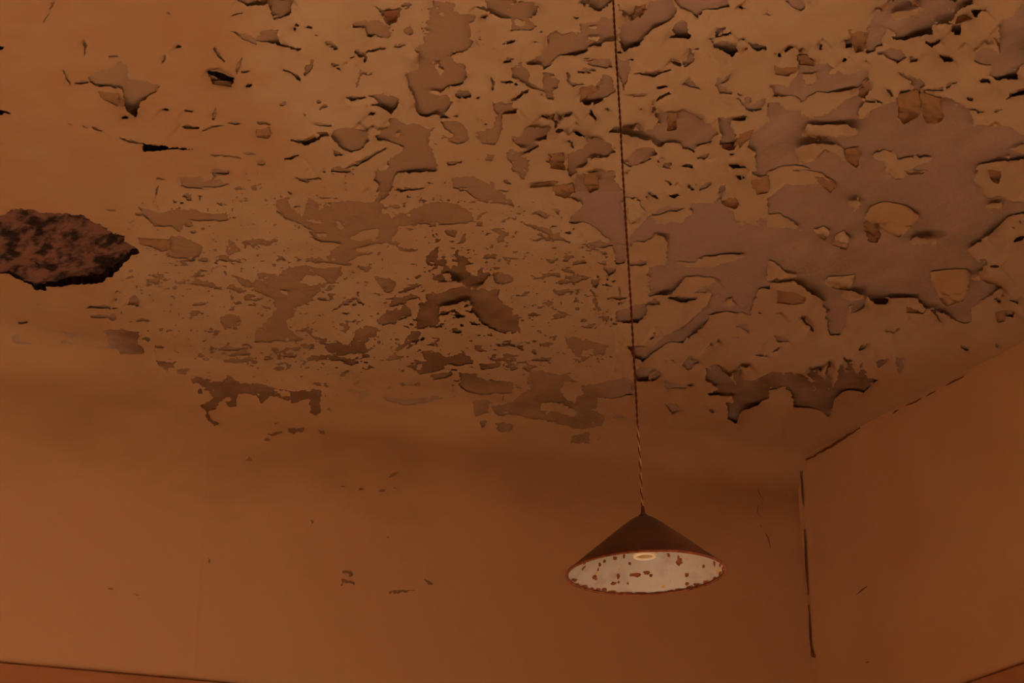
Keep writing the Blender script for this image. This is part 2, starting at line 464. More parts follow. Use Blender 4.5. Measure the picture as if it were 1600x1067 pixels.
TR[(800, 267)] = """
H 380,170 390,60 410,20 450,8 640,-5 640,60 690,110 700,260 720,460 728,520 700,582 650,577 640,490 590,420 520,360 440,310 362,312 370,280 440,230 440,200
H 340,-5 415,-5 368,48
H 15,-5 92,-5 82,52 60,52
S22 75,332 200,370 360,450
S16 130,432 240,422 355,438
S26 475,455 540,455 620,464
S18 355,322 400,321 455,322
S14 335,385 360,385 385,392
H 120,265 180,243 245,280 200,292
H 250,240 312,238 302,272
H 205,545 282,550 270,572 228,582
S20 385,578 430,572 478,568
H 565,605 655,608 640,640 608,664
H 488,680 558,680 550,712 520,738
S24 262,748 305,768 360,740
S16 495,745 520,800 535,880
S16 605,792 660,793 715,798
S22 220,852 235,825 258,810
S12 678,790 672,760 668,730
H 510,910 605,903 592,940 580,978 575,920
S16 105,900 140,898 180,902
S14 440,975 475,970 520,955
H 1160,135 1170,100 1252,68 1240,97 1190,112
H 1255,202 1290,160 1300,100 1335,92 1300,192
S16 850,138 880,150 912,168
H 972,155 1010,145 1058,148 1010,168
S14 950,62 975,68 990,85
S28 1490,12 1550,14 1610,16
H 740,400 860,280 970,220 1060,232 1112,242 1120,205 1300,200 1390,250 1400,310 1450,320 1530,340 1605,290 1605,740 1500,740 1240,760 1000,780 860,780 850,600 960,590 960,430 900,390 830,450 740,480
I 775,445 835,455 930,398 965,440 950,560 850,582 740,592 738,480
I 1000,560 1140,572 1200,530 1460,522 1400,560 1250,602 1100,604
I 1090,660 1262,660 1262,700 1100,782 985,795 1030,740
I 1060,330 1130,250 1110,240 960,265 880,300 900,330 980,320
I 850,270 940,290 1100,230 1060,290 940,345
H 1260,700 1300,630 1605,600 1605,740 1532,740 1522,800 1480,900 1330,880 1250,900 1190,980 1100,1042 1060,1075 900,1075 960,1030 1050,1000 1160,900 1220,830 1240,760
I 1330,810 1380,790 1400,840 1340,850
S24 985,795 1070,808 1155,798
S24 855,832 890,830 935,824
H 640,880 740,840 850,830 840,900 780,950 700,960 640,940
H 1428,970 1475,948 1486,1010 1535,1032 1460,1000
S24 1430,765 1480,752 1545,738
H 1430,875 1470,868 1500,900 1460,902
S20 1525,325 1550,310 1605,285
H 740,570 840,560 850,590 745,592
H -5,900 40,905 45,1000 -5,1020
H 205,655 232,645 228,668
H 160,990 190,985 190,1010 165,1010
H 255,1035 285,1030 275,1052
H 525,850 548,850 540,880
S14 60,780 90,770 110,755
"""
TR[(1200, 267)] = """
H -5,-5 1605,-5 1605,265 1500,290 1380,400 1235,500 1300,560 1380,570 1320,640 1280,680 1460,730 1330,810 1275,860 1275,945 1200,945 1150,920 1050,880 1100,960 1060,930 1020,870 960,850 940,790 760,800 730,835 670,830 610,790 590,860 520,890 530,830 490,900 490,960 440,1030 390,1030 370,960 360,880 330,790 230,740 160,690 -5,700
I 80,-5 330,8 382,60 380,112 300,80 100,92 60,132 -5,172 -5,-5
I -5,270 80,268 112,300 180,332 182,362 90,357 -5,350
I 725,-5 870,-5 865,25 820,62 760,30
I 490,190 560,182 585,200 545,240
I 1285,60 1310,-5 1605,-5 1605,192 1540,197 1440,160 1370,172 1310,110
I 882,432 930,418 1055,435 1055,457 890,464
I 1358,227 1400,203 1467,203 1455,237 1380,240
I 460,765 520,743 592,770 590,800 520,812 470,800
I -5,560 60,580 120,640 190,662 -5,690
H 40,1028 120,1048 150,1075 70,1075
H 200,910 240,928 290,990 292,1022 250,962
H 800,1010 795,990 842,958 820,990
S16 740,1005 760,998 785,1010
H 1505,810 1582,790 1560,842
H 1478,870 1545,880 1532,922 1488,914
S20 5,690 90,685 180,672
H 1300,600 1370,560 1340,620 1310,645
S14 1385,600 1410,598 1440,600
H 1540,440 1605,395 1605,420 1560,450
"""
TR[(0, 490)] = """
H 640,110 760,100 860,120 865,190 905,230 890,247 840,252 750,247 740,225 690,220 590,217 680,205 680,150
H 965,290 1080,310 1092,340 1047,342 1045,372 1000,336
H 1100,345 1195,345 1150,380 1115,380
H 1190,405 1230,390 1300,415 1400,430 1420,385 1470,410 1500,430 1605,430 1605,512 1530,490 1500,500 1490,512 1480,550 1497,577 1440,582 1408,550 1450,540 1440,520 1380,545 1350,602 1310,597 1302,630 1322,660 1372,690 1340,702 1300,672 1283,620 1280,592 1252,575 1300,545 1340,520 1300,490 1250,440 1200,425
H 1240,470 1260,460 1270,500 1235,500
H 70,150 110,120 122,170 80,182
S14 90,182 150,182 205,184
S14 378,182 420,180 465,188
S16 970,208 1000,204 1030,212
S22 1395,295 1480,292 1605,300
H 1520,280 1570,275 1605,300 1540,318
S12 1505,205 1540,195 1585,215
H 1518,922 1570,893 1575,915
H 1480,1000 1490,990 1505,985 1490,1005
H 1260,720 1270,708 1282,716
S14 880,165 910,162 940,168
S12 850,35 900,40 950,42
"""
TR[(400, 490)] = """
H -5,430 100,460 230,490 350,470 412,490 402,560 405,610 370,637 330,612 340,570 330,530 230,562 150,530 90,512 40,562 18,532 -5,490
I 110,470 200,490 210,520 150,515
H 340,430 440,438 465,468 380,447
H 200,725 300,710 305,740 240,752 200,742
H 650,495 715,478 690,532 650,542
S14 555,482 610,485 660,496
H 430,210 500,190 570,200 590,173 682,178 682,220 755,210 680,247 600,240 540,262 460,250
H 310,280 440,258 540,270 645,300 600,322 540,300 440,292 320,302
H 802,292 830,270 848,228 880,258 935,264 840,297
S20 868,232 910,210 965,175
H 1030,240 1100,230 1180,270 1260,260 1290,228 1340,270 1362,310 1270,332 1190,320 1160,360 1080,377 1020,377 975,338 1030,350 1060,290
H 1090,392 1220,363 1225,392 1110,418
H 1350,200 1400,205 1455,242 1390,237
H 1400,310 1532,308 1520,342 1410,347
H 1260,370 1390,375 1380,400 1605,420 1605,500 1350,500 1300,480 1260,440 1280,410
H 1350,550 1475,538 1442,622 1370,642
H 1400,670 1447,668 1420,713
H 1480,580 1605,548 1605,640 1490,640
H 1490,680 1605,690 1605,740 1520,737
S26 800,525 930,555 1165,518
H 110,330 182,328 172,350 118,352
H 195,325 225,322 215,350 200,348
H 770,30 880,38 880,60 800,72
S16 700,135 730,135 750,125
S14 520,390 550,380 590,355
H 530,375 560,370 555,395 530,395
S12 600,440 640,430 650,435
S12 440,590 460,590 475,605
S14 60,755 100,755 160,740
S12 45,792 65,790 85,790
H 380,722 420,735 435,752 405,752
H 110,690 125,678 138,685 120,700
S12 930,545 945,535 975,550
S12 820,1030 850,1010 890,1000
"""
TR[(800, 490)] = """
H 100,350 200,360 330,380 440,450 600,420 700,400 770,430 745,500 640,537 540,515 530,600 580,650 570,700 500,712 420,720 200,660 -5,640 -5,560 90,480 100,420
I 330,430 430,440 440,500 400,520 400,560 330,530 310,470
I -5,650 120,680 240,715 400,738 390,762 200,742 -5,682
I 180,560 290,560 400,600 400,640 260,610 180,600
H 370,762 490,740 482,817 368,812
H 330,150 420,150 600,200 580,260 400,250 340,180
I 440,225 505,220 500,250 445,250
S22 635,648 665,636 698,640
H 720,210 870,210 950,158 1000,130 1100,110 1180,88 1100,150 1060,180 980,170 940,210 880,260 815,302 770,270
H 765,360 800,330 905,348 850,400 860,420 780,432
S26 870,425 900,390 925,368
H 930,295 1010,288 1060,318 1110,268 1172,300 1110,352 1050,312 1000,298
H 950,415 1080,438 1135,440 1080,477 975,470 975,490 960,490
H 940,558 1035,572 1035,608 1000,637 985,610
H 1228,597 1255,598 1272,612 1248,628
H 1210,340 1280,320 1330,370 1402,442 1380,370 1430,350 1432,420 1500,420 1605,370 1605,530 1500,590 1430,612 1412,650 1400,692 1345,657 1338,560 1390,560 1380,520 1208,507 1250,490 1290,470 1230,420 1210,390
H 1420,330 1490,318 1455,342
S18 1520,262 1550,255 1592,262
S22 170,185 210,190 245,182
S18 130,290 180,285 245,280
H 125,220 165,235 160,255 135,250
S16 450,80 490,75 525,65
H 840,150 880,145 870,168
S16 1400,80 1430,75 1450,100
S16 550,20 590,25 602,10
"""
TR[(1200, 490)] = """
H -5,370 110,370 240,400 300,450 310,500 290,450 245,370 250,350 310,350 322,390 352,412 375,310 392,305 378,370 400,470 430,410 440,325 465,325 475,370 500,320 468,280 535,290 520,330 560,380 585,345 620,360 622,400 685,408 592,492 520,472 420,522 402,600 385,647 330,602 250,587 160,587 150,490 80,462 -5,472
H 670,300 750,278 752,290 700,345 680,330
H 805,270 850,288 855,328 825,380 805,322
H 90,720 112,720 115,768 90,762
H 1418,190 1448,198 1432,232
H 1195,203 1272,203 1235,237
H 50,138 140,160 105,182 75,170
H 10,243 80,198 95,205 60,232
S14 568,245 590,215 630,178
H 570,320 590,312 592,335 575,335
"""
TR[(0, 757)] = """
S8 662,650 694,652 715,660
S8 825,681 856,690 881,700
S8 1300,456 1310,481 1315,500
"""
TR[(400, 757)] = """
S9 538,538 562,540 612,562
H 545,544 565,538 615,562 588,578 578,565
S11 531,638 550,606 588,606 619,625
S9 850,662 925,669 1000,660
S9 831,681 875,679 912,675
H 1056,594 1088,600 1119,625 1075,625
S8 338,219 350,231 360,244
S8 812,319 825,322 835,328
S8 531,15 556,15 578,22
S8 644,19 662,22 688,28
S8 775,38 800,35 812,48
S8 862,28 875,19 890,35
"""
DEEP_POLY = np.array([(-95,330),(-60,322),(-20,338),(0,338),(15,330),(27,326),(50,327),(68,333),(130,336),(135,342),(150,348),(175,363),(192,369),(195,379),(212,387),(218,396),(202,403),(192,414),(175,432),(157,442),(132,444),(72,447),(71,455),(62,453),(10,427),(0,426),(-40,428),(-90,400),(-110,360)], float)
# places where an edge hangs down further (photo x, y, reach, millimetres)
LIFTS = [(205,170,26,16),(345,125,22,14),(250,232,30,16),(110,440,70,6),(190,545,25,6),(560,310,40,4),(655,500,30,10),(720,445,30,10),
         (700,420,60,4),(690,490,50,5),(760,500,50,4),(640,500,40,3),(1500,30,40,8),(1560,240,60,8),(1400,60,50,6),(1260,215,40,8),(1330,400,40,8),(1130,610,40,9),(1290,610,60,9),(1170,640,30,9),(1520,400,40,8),(1060,165,50,6),(900,210,60,5),(470,25,40,8)]

# warped positions roughen every traced edge
WX = PX+0.8*fbm(PX/8, PY/5, 3, 0)+0.75*fbm(PX/4.2, PY/3, 2, 5)+0.6*fbm(PX/30, PY/18, 2, 1)
WY = PY+0.6*fbm(PX/8, PY/5, 3, 3)+0.6*fbm(PX/4.2, PY/3, 2, 7)+0.5*fbm(PX/30, PY/18, 2, 4)

def sdist(P, wx=WX, wy=WY, pad=10):
    """signed distance (negative inside) of polygon P on the part of the grid near it"""
    x0, y0 = P.min(0)-pad; x1, y1 = P.max(0)+pad
    i0, i1 = np.searchsorted(GX, [x0, x1]); j0, j1 = np.searchsorted(GY, [y0, y1])
    sl = (slice(j0, max(j1, j0+1)), slice(i0, max(i1, i0+1)))
    X, Y = wx[sl], wy[sl]
    d = np.full(X.shape, 1e9); ins = np.zeros(X.shape, bool); n = len(P)
    for k in range(n):
        ax, ay = P[k]; bx, by = P[(k+1) % n]; ex, ey = bx-ax, by-ay
        t = np.clip(((X-ax)*ex+(Y-ay)*ey)/(ex*ex+ey*ey+1e-9), 0, 1)
        d = np.minimum(d, (X-ax-t*ex)**2+(Y-ay-t*ey)**2)
        if ay != by:
            ins ^= ((ay > Y) != (by > Y)) & (X < ex*(Y-ay)/(ey)+ax)
    d = np.sqrt(d)
    return sl, np.where(ins, -d, d)

def pline_poly(pts, w):
    """tapered crack from a polyline"""
    pts = np.array(pts, float); n = len(pts); L = []; Rr = []
    for i in range(n):
        a = pts[max(i-1, 0)]; b = pts[min(i+1, n-1)]; t = (b-a)/(np.linalg.norm(b-a)+1e-9); nn = np.array([-t[1], t[0]])
        ww = w*(0.25+0.75*math.sin(math.pi*min(max(i/(n-1), 0.08), 0.92)))/2 if n > 2 else w*(0.9 if i == 0 else 0.35)/2
        L.append(pts[i]+nn*ww); Rr.append(pts[i]-nn*ww)
    return np.array(L+Rr[::-1])

PHI = np.full(PX.shape, 30.0); VOID = PHI.copy()
# region weights for uncountable chips
def region(P, soft):
    P = np.array(P, float); sl, d = sdist(P, PX, PY, pad=soft)
    w = np.zeros(PX.shape); w[sl] = np.clip(0.5-d/(2*soft), 0, 1); return w
MID = region([(210,330),(330,280),(470,270),(640,270),(830,300),(900,350),(960,420),(960,560),(930,680),(760,640),(600,600),(480,620),(320,590),(220,540),(180,470)], 45)
CURL = region([(420,-140),(1690,-140),(1690,500),(1500,560),(1180,600),(1000,600),(900,500),(800,300),(640,300),(480,230),(390,60)], 60)
EDGE = region([(1000,430),(1560,400),(1600,520),(1400,600),(1230,640),(1060,640),(960,560)], 30)
m1 = fbm(PX/34, PY/14, 5, 2); m2 = fbm(PX/11, PY/5.5, 3, 5)
mott = np.where(CURL > MID, 0.45*m1+0.75*m2, 0.7*m1+0.55*m2)
thr = 9-MID*7.9-CURL*6.95*(1-MID)
thr = np.where((PY > 640) | (thr > 5), 9, thr)
PHI = np.minimum(PHI, (thr-mott)*5)
m3 = fbm(PX/6.5, PY/3.4, 3, 4)
PHI = np.where(MID > 0.4, np.minimum(PHI, (2.15-0.55*MID-m3-0.25*m1)*2.2), PHI)
for key in TR:
    ox, oy = key
    for ln in TR[key].strip().splitlines():
        ln = ln.strip()
        if not ln or ln[0] == '#': continue
        typ, rest = ln.split(None, 1)
        v = np.array([float(a) for a in rest.replace(',', ' ').split()]).reshape(-1, 2)
        P = v/4.0+np.array([ox, oy])
        if typ[0] == 'S': P = pline_poly(P, float(typ[1:] or 10)/4.0*1.25+0.9)
        sl, d = sdist(P)
        if typ[0] == 'V': VOID[sl] = np.minimum(VOID[sl], d)
        if typ[0] == 'I': PHI[sl] = np.maximum(PHI[sl], -d)
        else: PHI[sl] = np.minimum(PHI[sl], d)
res = fbm(PX/9, PY/5, 3, 7); resm = (CURL > 0.3) | (MID > 0.3)
PHI = np.where(resm & (PHI < 0) & (PHI > -9), np.maximum(PHI, (res-1.75-0.12*np.abs(PHI+2))*2.5), PHI)
DEEP = np.full(PX.shape, 30.0); sl, d = sdist(DEEP_POLY); DEEP[sl] = d
PHI = np.minimum(PHI, np.where(DEEP < 8, DEEP-0.3, 30))
PHI = np.where(np.abs(PHI) < 0.05, 0.05, PHI)

# lift of the paint away from the surface, growing to the free edges
def sweep(mask, down):
    dist = np.where(mask, 0.0, 60.0); n = len(GY); order = range(1, n) if down else range(n-2, -1, -1)
    for r in order:
        q = r-1 if down else r+1; h = abs(GY[r]-GY[q]); pr = dist[q]
        side = np.minimum(np.roll(pr, 1), np.roll(pr, -1))+h*1.3
        dist[r] = np.minimum(dist[r], np.minimum(pr+h, side))
    return dist
hole = PHI < 0
DU = sweep(hole, True); DN = sweep(hole, False)
amp = 2.6+6.0*CURL*(1-MID)+3.0*EDGE-1.7*MID
amp = np.where(surf(PX, PY)[..., 1] > D-RC, 0.9, amp)
for (x, y, r, k) in LIFTS:
    amp = amp+k*np.exp(-((PX-x)**2+((PY-y)*1.4)**2)/(r*r))
na = np.clip(0.5+0.42*fbm(PX/55, PY/34, 3, 6), 0.04, 2.0)**1.5*1.7
nb = np.clip(0.5+0.42*fbm(PX/50+40, PY/30, 3, 1), 0.04, 2.0)**1.5*1.5
LIFT = amp*(na*np.exp(-DU/16.0)+0.3*nb*np.exp(-DN/12.0))
LIFT = LIFT+1.0+0.8*(0.5+0.3*fbm(PX/60, PY/30, 3, 3)).clip(0, 2)*(0.4+CURL)
seam = PX-(319-(PY-780)*0.061)
LIFT = LIFT+0.9*np.exp(-(seam/3.0)**2)*np.clip((PY-660)/60, 0, 1)
LIFT = np.clip(LIFT, 0.6, 34)/1000.0
for _ in range(2):
    q = LIFT.copy(); q[1:-1, 1:-1] = (LIFT[1:-1, 1:-1]*2+LIFT[:-2, 1:-1]+LIFT[2:, 1:-1]+LIFT[1:-1, :-2]+LIFT[1:-1, 2:])/6; LIFT = q

# ------------------------------------------------------------------ marching squares over the grid
def march(phi, keep):
    """-> px positions, polygons (list by size), component id for each, boundary segments"""
    ny, nx = phi.shape; pos = phi > 0
    # components of positive grid points by row runs
    lab = np.full(phi.shape, -1, int); par = []
    def find(a):
        while par[a] != a: par[a] = par[par[a]]; a = par[a]
        return a
    for r in range(ny):
        row = pos[r]; e = np.flatnonzero(np.diff(np.concatenate([[0], row.astype(np.int8), [0]])))
        for s, t in zip(e[::2], e[1::2]):
            k = len(par); par.append(k); lab[r, s:t] = k
            if r:
                for u in np.unique(lab[r-1, s:t]):
                    if u >= 0: par[find(int(u))] = find(k)
    root = np.array([find(i) for i in range(len(par))]+[-1]); lab = root[lab]
    gid = np.arange(ny*nx).reshape(ny, nx)
    c = [pos[:-1, :-1], pos[:-1, 1:], pos[1:, 1:], pos[1:, :-1]]
    code = c[0]*1+c[1]*2+c[2]*4+c[3]*8
    code = np.where(keep, code, 0)
    full = np.argwhere(code == 15)
    j, i = full[:, 0], full[:, 1]
    quads = np.stack([gid[j, i], gid[j, i+1], gid[j+1, i+1], gid[j+1, i]], 1)
    qlab = lab[j, i]
    ex, ey = [], []; cache = {}; base = ny*nx
    def cut(a, b):
        k = (a, b) if a < b else (b, a)
        if k in cache: return cache[k]
        ja, ia = divmod(k[0], nx); jb, ib = divmod(k[1], nx); fa, fb = phi[ja, ia], phi[jb, ib]
        t = fa/(fa-fb); ex.append(GX[ia]+(GX[ib]-GX[ia])*t); ey.append(GY[ja]+(GY[jb]-GY[ja])*t)
        cache[k] = base+len(ex)-1; src.append((k[0], k[1], t)); return cache[k]
    src = []
    polys = {3: [], 4: [], 5: []}; pl = {3: [], 4: [], 5: []}; segs = []; sl_ = []
    for j, i in np.argwhere((code > 0) & (code < 15)):
        g = [int(gid[j, i]), int(gid[j, i+1]), int(gid[j+1, i+1]), int(gid[j+1, i])]
        s = [bool(c[k][j, i]) for k in range(4)]
        if code[j, i] in (5, 10):
            for k in range(4):
                if s[k]:
                    a = cut(g[k], g[(k+1) % 4]); b = cut(g[k-1], g[k])
                    polys[3].append((g[k], a, b)); l = lab.flat[g[k]]; pl[3].append(l); segs.append((a, b)); sl_.append(l)
            continue
        P = []; cc = []
        for k in range(4):
            if s[k]: P.append(g[k]); l = lab.flat[g[k]]
            if s[k] != s[(k+1) % 4]:
                v = cut(g[k], g[(k+1) % 4]); P.append(v); cc.append((v, s[k]))
        polys[len(P)].append(tuple(P)); pl[len(P)].append(l)
        a, b = (cc[0][0], cc[1][0]) if cc[0][1] else (cc[1][0], cc[0][0])
        segs.append((a, b)); sl_.append(l)
    x = np.concatenate([PX.ravel(), ex]); y = np.concatenate([PY.ravel(), ey])
    out = [(quads, qlab)]
    for k in (3, 4, 5):
        if polys[k]: out.append((np.array(polys[k]), np.array(pl[k])))
    return x, y, np.array(src).reshape(-1, 3), out, np.array(segs, int).reshape(-1, 2), np.array(sl_, int)

def spread(a, src):
    f = a.ravel(); i = src[:, 0].astype(int); j = src[:, 1].astype(int)
    return np.concatenate([f, f[i]*(1-src[:, 2])+f[j]*src[:, 2]])

def submesh(name, co, polys, skirt_co, segs, mats):
    """mesh of polygons and an edge skirt, with unused points dropped; skirt takes material slot 1"""
    used = np.unique(np.concatenate([p.ravel() for p in polys]))
    mp = np.full(len(co), -1); mp[used] = np.arange(len(used))
    P = [mp[p][:, ::-1] for p in polys if len(p)]; C = co[used]; nf = sum(len(p) for p in P)
    ns = 0
    if len(segs):
        ve = np.unique(segs); m2 = np.full(len(co), -1); m2[ve] = len(used)+np.arange(len(ve))
        m3 = np.full(len(co), -1); m3[ve] = len(used)+len(ve)+np.arange(len(ve))
        C = np.concatenate([C, co[ve], skirt_co[ve]])
        q = np.stack([m2[segs[:, 0]], m2[segs[:, 1]], m3[segs[:, 1]], m3[segs[:, 0]]], 1); P.append(q); ns = len(q)
    me = mesh_np(name, C, P, mats, True, np.concatenate([np.zeros(nf), np.ones(ns)]))
    for nm_, A_ in ATT.items():
        v = np.concatenate([A_[used], A_[ve], A_[ve]]) if len(segs) else A_[used]
        if len(v) == len(me.vertices): me.attributes.new(nm_, 'FLOAT', 'POINT').data.foreach_set('value', v.astype(np.float32))
    return me
ATT = {}

base_pt = surf(PX, PY)
cellx = base_pt[:-1, :-1, 0]
keep = cellx < W+0.03

# ------------------------------------------------------------------ the setting
bm = bmesh.new(); box(bm, XL-0.3, W+0.3, YB-0.3, D+0.3, ZC+0.10, ZC+0.25)
ceiling = bmesh_obj('ceiling', bm, M['plaster'], kind='structure', label='peeling cream ceiling above the hanging lamp')
bm = bmesh.new(); box(bm, XL-0.3, W+0.3, D+0.06, D+0.3, 0, ZC+0.10)
wall_back = bmesh_obj('wall_back', bm, M['plaster'], kind='structure', label='ochre back wall under the peeling ceiling')

# bare plaster skin (ceiling, cove, wall), pierced by the deep hole
GPL = np.minimum(DEEP, VOID+0.4); GPL = np.where(np.abs(GPL) < 0.05, 0.05, GPL)
x, y, src, groups, segs, sl_ = march(GPL, keep)
lump = 0.0003*np.clip(fbm(x/40, y/18, 4, 2), -2, 2)
co = surf(x, y, lump-0.001)
sk = surf(x, y, -0.0)+np.array([0, 0, 0.035])
stain = np.zeros(PX.shape)
for P_ in ([(290,575),(420,580),(520,600),(520,670),(300,675)], [(600,470),(660,350),(760,370),(760,460),(830,500),(800,540),(640,560)], [(640,540),(780,540),(790,600),(640,600)],
           [(500,525),(580,525),(590,580),(500,585)], [(720,615),(960,610),(950,705),(720,690)], [(1090,590),(1400,550),(1400,660),(1090,660)], [(150,505),(240,505),(320,590),(240,590)]):
    stain = np.maximum(stain, region(P_, 22)*(0.45 if P_[0][0] == 720 else 0.8 if P_[0][0] in (600, 1090) else 1.0))
ATT = {'brown': spread(np.clip(np.maximum(MID*1.2, np.clip((1200-PX)/350, 0, 1)*0.75*(PY < 300))+(base_pt[..., 1] > D-0.02), 0, 1), src), 'stain': spread(np.clip(stain*0.9+0.12*fbm(PX/30, PY/14, 3, 2)*(stain > 0.1), 0, 1), src)}
cy = base_pt[..., 1].ravel()
cyx = spread(base_pt[..., 1], src)
def split(groups, test):
    return [g[0][test(g)] for g in groups]
def part_polys(groups, cond):
    """polygons whose first point satisfies cond"""
    return [g[cond[g[:, 0]]] for g, l in groups]
wallpt = cyx > D-0.012
def build_skin(name, cond, parent):
    polys = [p for p in part_polys(groups, cond) if len(p)]
    s = segs if parent is ceiling else segs[:0]
    return link(name, submesh(name, co, polys, sk, s, [M['plaster'], M['black']]), parent)
build_skin('plaster_skin', ~wallpt, ceiling)
build_skin('plaster_skin', wallpt, wall_back)

# paint on top of it
x, y, src, groups, segs, sl_ = march(PHI, keep)
lift = spread(LIFT, src)
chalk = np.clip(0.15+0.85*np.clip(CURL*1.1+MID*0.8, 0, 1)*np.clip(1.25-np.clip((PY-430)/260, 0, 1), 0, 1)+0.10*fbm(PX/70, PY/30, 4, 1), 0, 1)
wall_fade = np.clip((ZC-base_pt[..., 2]-0.02)/0.42+0.10*fbm(PX/120, PY/60, 3, 4), 0, 1)*(base_pt[..., 2] < ZC-0.004)  # painted shading: wall colour darkens upwards to offset the brighter light on the cove
ATT = {'chalk': spread(chalk*(1-np.clip((ZC-base_pt[..., 2])/0.10, 0, 1)), src), 'wall_shading': spread(wall_fade, src)}
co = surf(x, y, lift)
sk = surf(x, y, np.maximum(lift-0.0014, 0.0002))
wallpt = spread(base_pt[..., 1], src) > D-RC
labs = np.concatenate([l for g, l in groups])
ids, cnt = np.unique(labs, return_counts=True)
order = ids[np.argsort(-cnt)]
big = set(int(i) for i in ids[cnt > 20000])
pieces = [int(i) for i in order if int(i) not in big]
cntd = dict(zip(ids.tolist(), cnt.tolist()))
ok = {p: True for p in pieces}
flakes = [p for p in pieces if cntd[p] >= 10][:220]
small = [p for p in pieces if p not in set(flakes)]
pm = [M['paint'], M['paint_edge']]
def sel(lset, cond=None):
    ls = np.array(sorted(lset)); out = []
    for g, l in groups:
        k = np.isin(l, ls)
        if cond is not None: k &= cond[g[:, 0]]
        if k.any(): out.append(g[k])
    sg = segs[np.isin(sl_, ls)]
    if cond is not None: sg = sg[cond[sg[:, 0]]]
    return out, sg
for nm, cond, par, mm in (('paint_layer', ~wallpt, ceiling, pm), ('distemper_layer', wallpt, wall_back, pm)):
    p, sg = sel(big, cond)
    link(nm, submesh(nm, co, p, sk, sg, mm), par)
# sort polygons by component once for the flakes
G = []
for g, l in groups:
    o_ = np.argsort(l, kind='stable'); G.append((g[o_], l[o_]))
so = np.argsort(sl_, kind='stable'); segs_s, sls = segs[so], sl_[so]
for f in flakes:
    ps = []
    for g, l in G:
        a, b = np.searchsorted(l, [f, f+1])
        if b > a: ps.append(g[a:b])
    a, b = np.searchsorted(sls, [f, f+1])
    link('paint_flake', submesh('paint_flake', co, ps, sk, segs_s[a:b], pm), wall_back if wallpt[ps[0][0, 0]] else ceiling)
if small:
    p, sg = sel(small)
    link('paint_chips', submesh('paint_chips', co, p, sk, sg, pm), ceiling, kind='stuff')

# paint beyond the part of the ceiling and wall that the photograph shows
def at(px, py): return surf(np.array(px), np.array(py), 0.0015)
x0, x1, y0, y1 = GX[0]+1, GX[-1]-1, GY[0]+1, GY[-1]-1
def hit(px, coord, val, lo, hi):
    for _ in range(50):
        m_ = (lo+hi)/2
        if at(px, m_)[coord] > val: hi = m_
        else: lo = m_
    return (lo+hi)/2
zr = ZC-0.0025
def line_at(px, coord, val):          # where the frame column px meets the ceiling at coordinate val
    d0 = rays(np.array(px), np.array(-100.0)); d1 = rays(np.array(px), np.array(0.0))
    p0 = (d0*HC/d0[2])[:2]; p1 = (d1*HC/d1[2])[:2]; t = (val-p0[coord])/(p1[coord]-p0[coord]); return p0+(p1-p0)*t
A = line_at(x0, 1, D-RC); B = at(x0, y0)[:2]; Cc = at(x1, y0)[:2]; E_ = line_at(x1, 0, W)
poly = [(XL, D-RC), (XL, YB), (W, YB), (W, E_[1]), (Cc[0], Cc[1]), (B[0], B[1]), (A[0], A[1])]
link('paint_layer', pyd('paint_layer', [(a, b, zr) for a, b in poly], [list(range(7))], M['paint']), ceiling)
# cove and wall to the left of the photograph
ax = A[0]-0.0; cv = []; fc = []
for k in range(9):
    t = math.pi/2*k/8; yy = D-RC+RC*math.sin(t)-0.0015; zz = ZC-RC+RC*math.cos(t)-0.0015
    cv += [(XL, yy, zz), (ax+0.02, yy, zz)]
    if k: fc.append((2*k-2, 2*k-1, 2*k+1, 2*k))
link('cove_strip', pyd('cove_strip', cv, fc, M['wall'], True), wall_back)
def wall_at(px, py):
    d_ = rays(np.array(px), np.array(py)); return (CAM+d_*D/d_[1])
a_ = wall_at(x0, y1); b_ = wall_at(x1, y1); top = ZC-RC
yw = D-0.0025
t_ = wall_at(x0, 560.0)
sx = t_[0]+(a_[0]-t_[0])*(top-t_[2])/(a_[2]-t_[2])
zrt = a_[2]+(b_[2]-a_[2])*(W-a_[0])/(b_[0]-a_[0])
poly = [(XL, top), (sx+0.01, top), (a_[0]+0.01, a_[2]), (W, zrt+0.005), (W, 0), (XL, 0)]
link('distemper_layer', pyd('distemper_layer', [(a, yw, b) for a, b in poly], [list(range(6))], M['wall']), wall_back)

# rough mortar behind the deep hole
hx = np.arange(DEEP_POLY[:, 0].min()-8, DEEP_POLY[:, 0].max()+9, 3.0); hy = np.arange(DEEP_POLY[:, 1].min()-14, DEEP_POLY[:, 1].max()+8, 2.0)
HX, HY = np.meshgrid(hx, hy)
rough = 0.004*np.clip(fbm(HX/40, HY/18, 2, 3), -1.6, 1.6)+0.0016*fbm(HX/12, HY/6, 2, 5)
hc = surf(HX, HY, -np.clip(0.007+0.017*np.clip(HX/215, 0, 1)+0.003*np.clip((HY-400)/45, 0, 1)-rough, 0.003, 0.07)).reshape(-1, 3)
n_, m_ = HX.shape; ii = np.arange(n_*m_).reshape(n_, m_)
q = np.stack([ii[:-1, :-1], ii[1:, :-1], ii[1:, 1:], ii[:-1, 1:]], -1).reshape(-1, 4)
link('exposed_mortar', mesh_np('exposed_mortar', hc, [q], M['hole']), ceiling, label='dark rough mortar in the deep hole')

